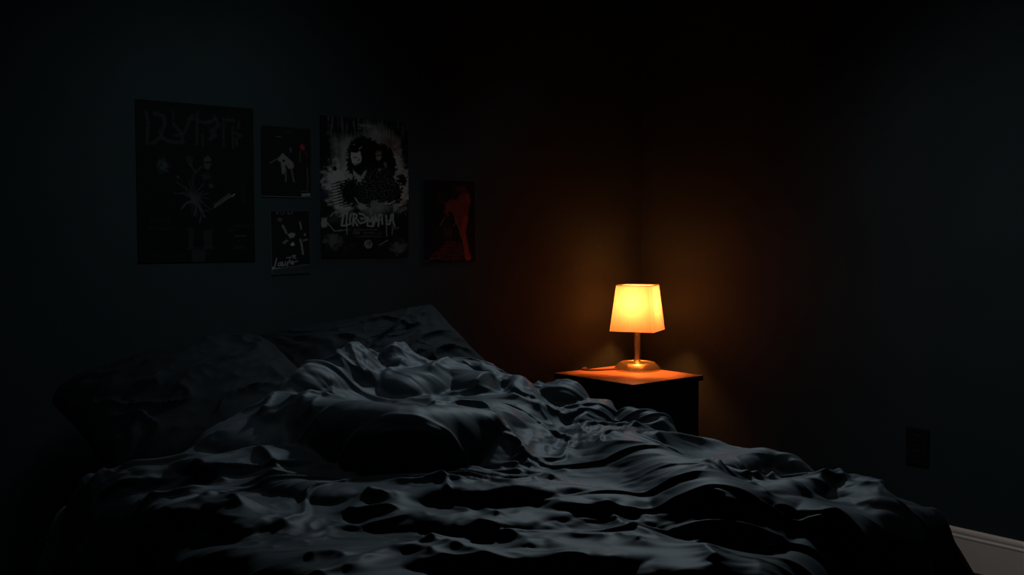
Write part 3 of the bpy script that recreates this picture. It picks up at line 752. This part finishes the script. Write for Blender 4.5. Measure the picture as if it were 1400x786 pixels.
a.poly(t([(402, 682), (482, 675), (485, 703), (405, 708)]), (.22, .22, .215), .95, .8); a.stroke(t([(395, 660), (470, 655)]), .9, (.12, .12, .12), .8); a.put((a.Y > 96.6)*.8, (.11, .12, .12))
a.build('poster', 1.595, 1.493, 'small dark poster with a bent pale figure and a red shape at its upper right', .185, .236, 0, .004, 3)

# --- lower small poster, hung a little crooked (units: 54 x 88)
a = Art(54, 88, 2.8, (.012, .012, .013))
def t(p, k=7.486, ox=360-369, oy=280-288): return [(x/k+ox, y/k+oy) for x, y in p]
P = (.27, .27, .265)
a.tiny_text(9.5, 31, 2.0, 2.6, (.20, .20, .195), .95, 31, 1.6, 2.8); a.blob(*t([(160, 155)])[0], 4.5, 4, (.10, .10, .10), .8, .9, 80, 2)
a.stroke(t([(195, 215), (215, 250), (230, 290)]), 3.0, (.18, .18, .18), .9, 1.2, .8, 81); a.poly(t([(245, 300), (290, 285), (325, 300), (310, 335), (265, 345)]), (.24, .24, .235), .95, 1.2, 1, 82)
a.poly(t([(180, 395), (225, 355), (250, 365), (215, 405)]), (.16, .16, .16), .9, 1.2, .8, 83); a.poly(t([(265, 415), (300, 380), (318, 420), (285, 425)]), (.36, .36, .35), .95, 1, .8, 84)
a.stroke(t([(375, 180), (388, 250)]), 2.0, (.24, .24, .235), .9, 1); a.stroke(t([(375, 360), (390, 430), (398, 510)]), 2.6, (.22, .22, .215), .9, 1, .5, 85); a.stroke(t([(410, 370), (445, 362)]), 2.2, (.2, .2, .2), .9, 1); a.blob(*t([(425, 310)])[0], 2.0, 2.4, (.22, .22, .22), .9, .4, 86, 2)
for st in ([(225, 545), (270, 540), (255, 560)], [(280, 530), (320, 522), (290, 555)], [(300, 530), (325, 560)]): a.stroke(t(st), 1.3, P, .9, .7)
for st, wd in (([(122, 550), (108, 610), (90, 655), (150, 652)], 1.8), ([(165, 590), (140, 600), (138, 625), (165, 620), (168, 590), (172, 628)], 1.5), ([(185, 590), (185, 625), (212, 620), (214, 588)], 1.5), ([(232, 630), (238, 590), (262, 575), (258, 600)], 1.5), ([(275, 605), (298, 598), (285, 580), (272, 610), (298, 612)], 1.4), ([(305, 590), (340, 585)], 1.3)):
    a.stroke(t(st), wd, P, .95, .7, .3, 87)
a.stroke(t([(70, 660), (300, 640), (460, 622)]), .9, (.30, .30, .295), .95, .6); a.stroke(t([(82, 640), (72, 670)]), 2.2, (.34, .34, .33), .9, .8); a.stroke(t([(360, 692), (425, 688)]), 1.3, (.20, .20, .20), .9, .7)
a.put((a.Y > (660+(a.X+9)*7.486*-.1)/7.486-8+1.0)*.9, (.040, .045, .047)); a.put((a.X < 1.0)*.6, (.14, .14, .14)); a.put((a.Y < .9)*.6, (.06, .065, .067))
a.build('poster', 1.626, 1.212, 'smallest poster, hung slightly crooked, with a white scrawled name along its foot', .146, .216, math.radians(-1.0), .004, 4)

# --- red poster (units: 70 x 112)
a = Art(70, 112, 2.0, (.008, .007, .008))
def t(p, k=6.05, ox=570-580, oy=235-246): return [(x/k+ox, y/k+oy) for x, y in p]
a.blob(*t([(370, 150)])[0], 11, 9, (.085, .018, .016), .8, .9, 90, 1.5)
a.poly(t([(230, 260), (275, 225), (320, 230), (345, 200), (385, 170), (430, 180), (435, 250), (425, 320), (410, 400), (395, 470), (360, 500), (335, 430), (310, 380), (275, 330), (235, 365)]), (.15, .028, .022), .95, 2, 5, 91)
a.poly(t([(370, 400), (410, 340), (420, 400), (400, 480), (410, 560), (425, 640), (450, 720), (395, 735), (385, 640), (365, 520)]), (.27, .055, .030), .9, 2, 3, 92)
a.stroke(t([(415, 190), (425, 245)]), 4, (.20, .05, .035), .8, 2, 1, 93); a.stroke(t([(225, 375), (185, 445)]), 1.3, (.17, .10, .09), .85, .8); a.stroke(t([(320, 410), (295, 450)]), 1.3, (.16, .09, .08), .8, .8); a.stroke(t([(310, 385), (350, 480), (360, 540)]), 1.6, (.20, .09, .075), .8, .9)
a.blob(*t([(250, 500)])[0], 9, 12, (.055, .02, .022), .8, .9, 94, 1.6); a.blob(*t([(185, 225)])[0], 4, 7, (.03, .018, .02), .8, .8, 95, 2); a.blob(*t([(265, 340)])[0], 2.6, 2.6, BLK, 1, .3, 96, 3); a.blob(*t([(350, 200)])[0], 3, 4, (.06, .05, .055), .8, .6, 97, 2)
for k in range(9):
    y = 585+k*17; x0 = 230-k*17
    a.stroke(t([(x0, y+8*math.sin(k*2)), (x0+70, y-6), (x0+140, y+8), (385, y+2*math.cos(k))]), 1.5, (.13, .03, .022), .75, 1, 1.6, 100+k)
a.blob(*t([(420, 715)])[0], 4.5, 4, (.30, .06, .035), .9, .4, 98, 2.5); a.stroke(t([(295, 105), (360, 85), (430, 95)]), 1.8, BLK); a.put((a.X > 69)*.3, (.12, .09, .08)); a.stroke(t([(45, 742), (85, 738)]), 1.4, (.10, .10, .10), .9, .8)
a.build('poster', 2.256, 1.338, 'small black poster with a rust red standing figure, nearest the lamp', .242, .311, 0, .003, 5)
# ------------------------------------------------------------------ light
def spot(name, loc, target, watts, col, size_deg, blend, radius):
    l = bpy.data.lights.new(name, 'SPOT'); l.energy = watts; l.color = col
    l.spot_size = math.radians(size_deg); l.spot_blend = blend; l.shadow_soft_size = radius
    o = bpy.data.objects.new(name, l); o.location = loc
    o.rotation_euler = (Vector(target)-Vector(loc)).to_track_quat('-Z', 'Y').to_euler(); COL.objects.link(o); return o
def area(name, loc, target, watts, col, sx, sy, spread):
    l = bpy.data.lights.new(name, 'AREA'); l.energy = watts; l.color = col; l.shape = 'RECTANGLE'
    l.size = sx; l.size_y = sy; l.spread = math.radians(spread)
    o = bpy.data.objects.new(name, l); o.location = loc
    o.rotation_euler = (Vector(target)-Vector(loc)).to_track_quat('-Z', 'Y').to_euler(); COL.objects.link(o); return o
spot('added_bed_spot', (3.28, 3.03, 2.27), (1.78, 2.12, .55), KEY_W, (.72, .90, 1.0), 64, .85, .09)  # unseen lamp, added to light the folds from the head corner
area('added_wall_wash', (1.35, 2.15, 2.52), (1.45, 3.2, .5), FILL_W, (.78, .97, 1.0), .6, .6, 76)  # added fill without a fixture, brightens the poster wall
area('added_side_wash', (2.0, 1.75, 2.5), (3.44, 1.35, .3), SIDE_W, (.88, .95, .97), .5, .5, 75)  # second added fill, lifts the right wall and its baseboard

w = bpy.data.worlds.new('night'); SC.world = w; w.use_nodes = True
w.node_tree.nodes['Background'].inputs[0].default_value = (.01, .02, .025, 1)
w.node_tree.nodes['Background'].inputs[1].default_value = .1

# ------------------------------------------------------------------ camera
cd = bpy.data.cameras.new('camera'); cam = bpy.data.objects.new('camera', cd)
cd.sensor_width = 36; cd.lens = 1422/1400*36; cd.clip_start = .02
cam.location = (0, 0, CAM_H)
cam.rotation_euler = (math.pi/2-math.atan(73/1422), 0, -math.radians(40))
COL.objects.link(cam); SC.camera = cam

SC.view_settings.view_transform = 'Standard'
SC.view_settings.look = 'None'
SC.view_settings.exposure = 0
SC.view_settings.gamma = 1
SC.view_settings.use_curve_mapping = False
SC.cycles.use_denoising = True
SC.cycles.max_bounces = 8
SC.cycles.sample_clamp_indirect = 4
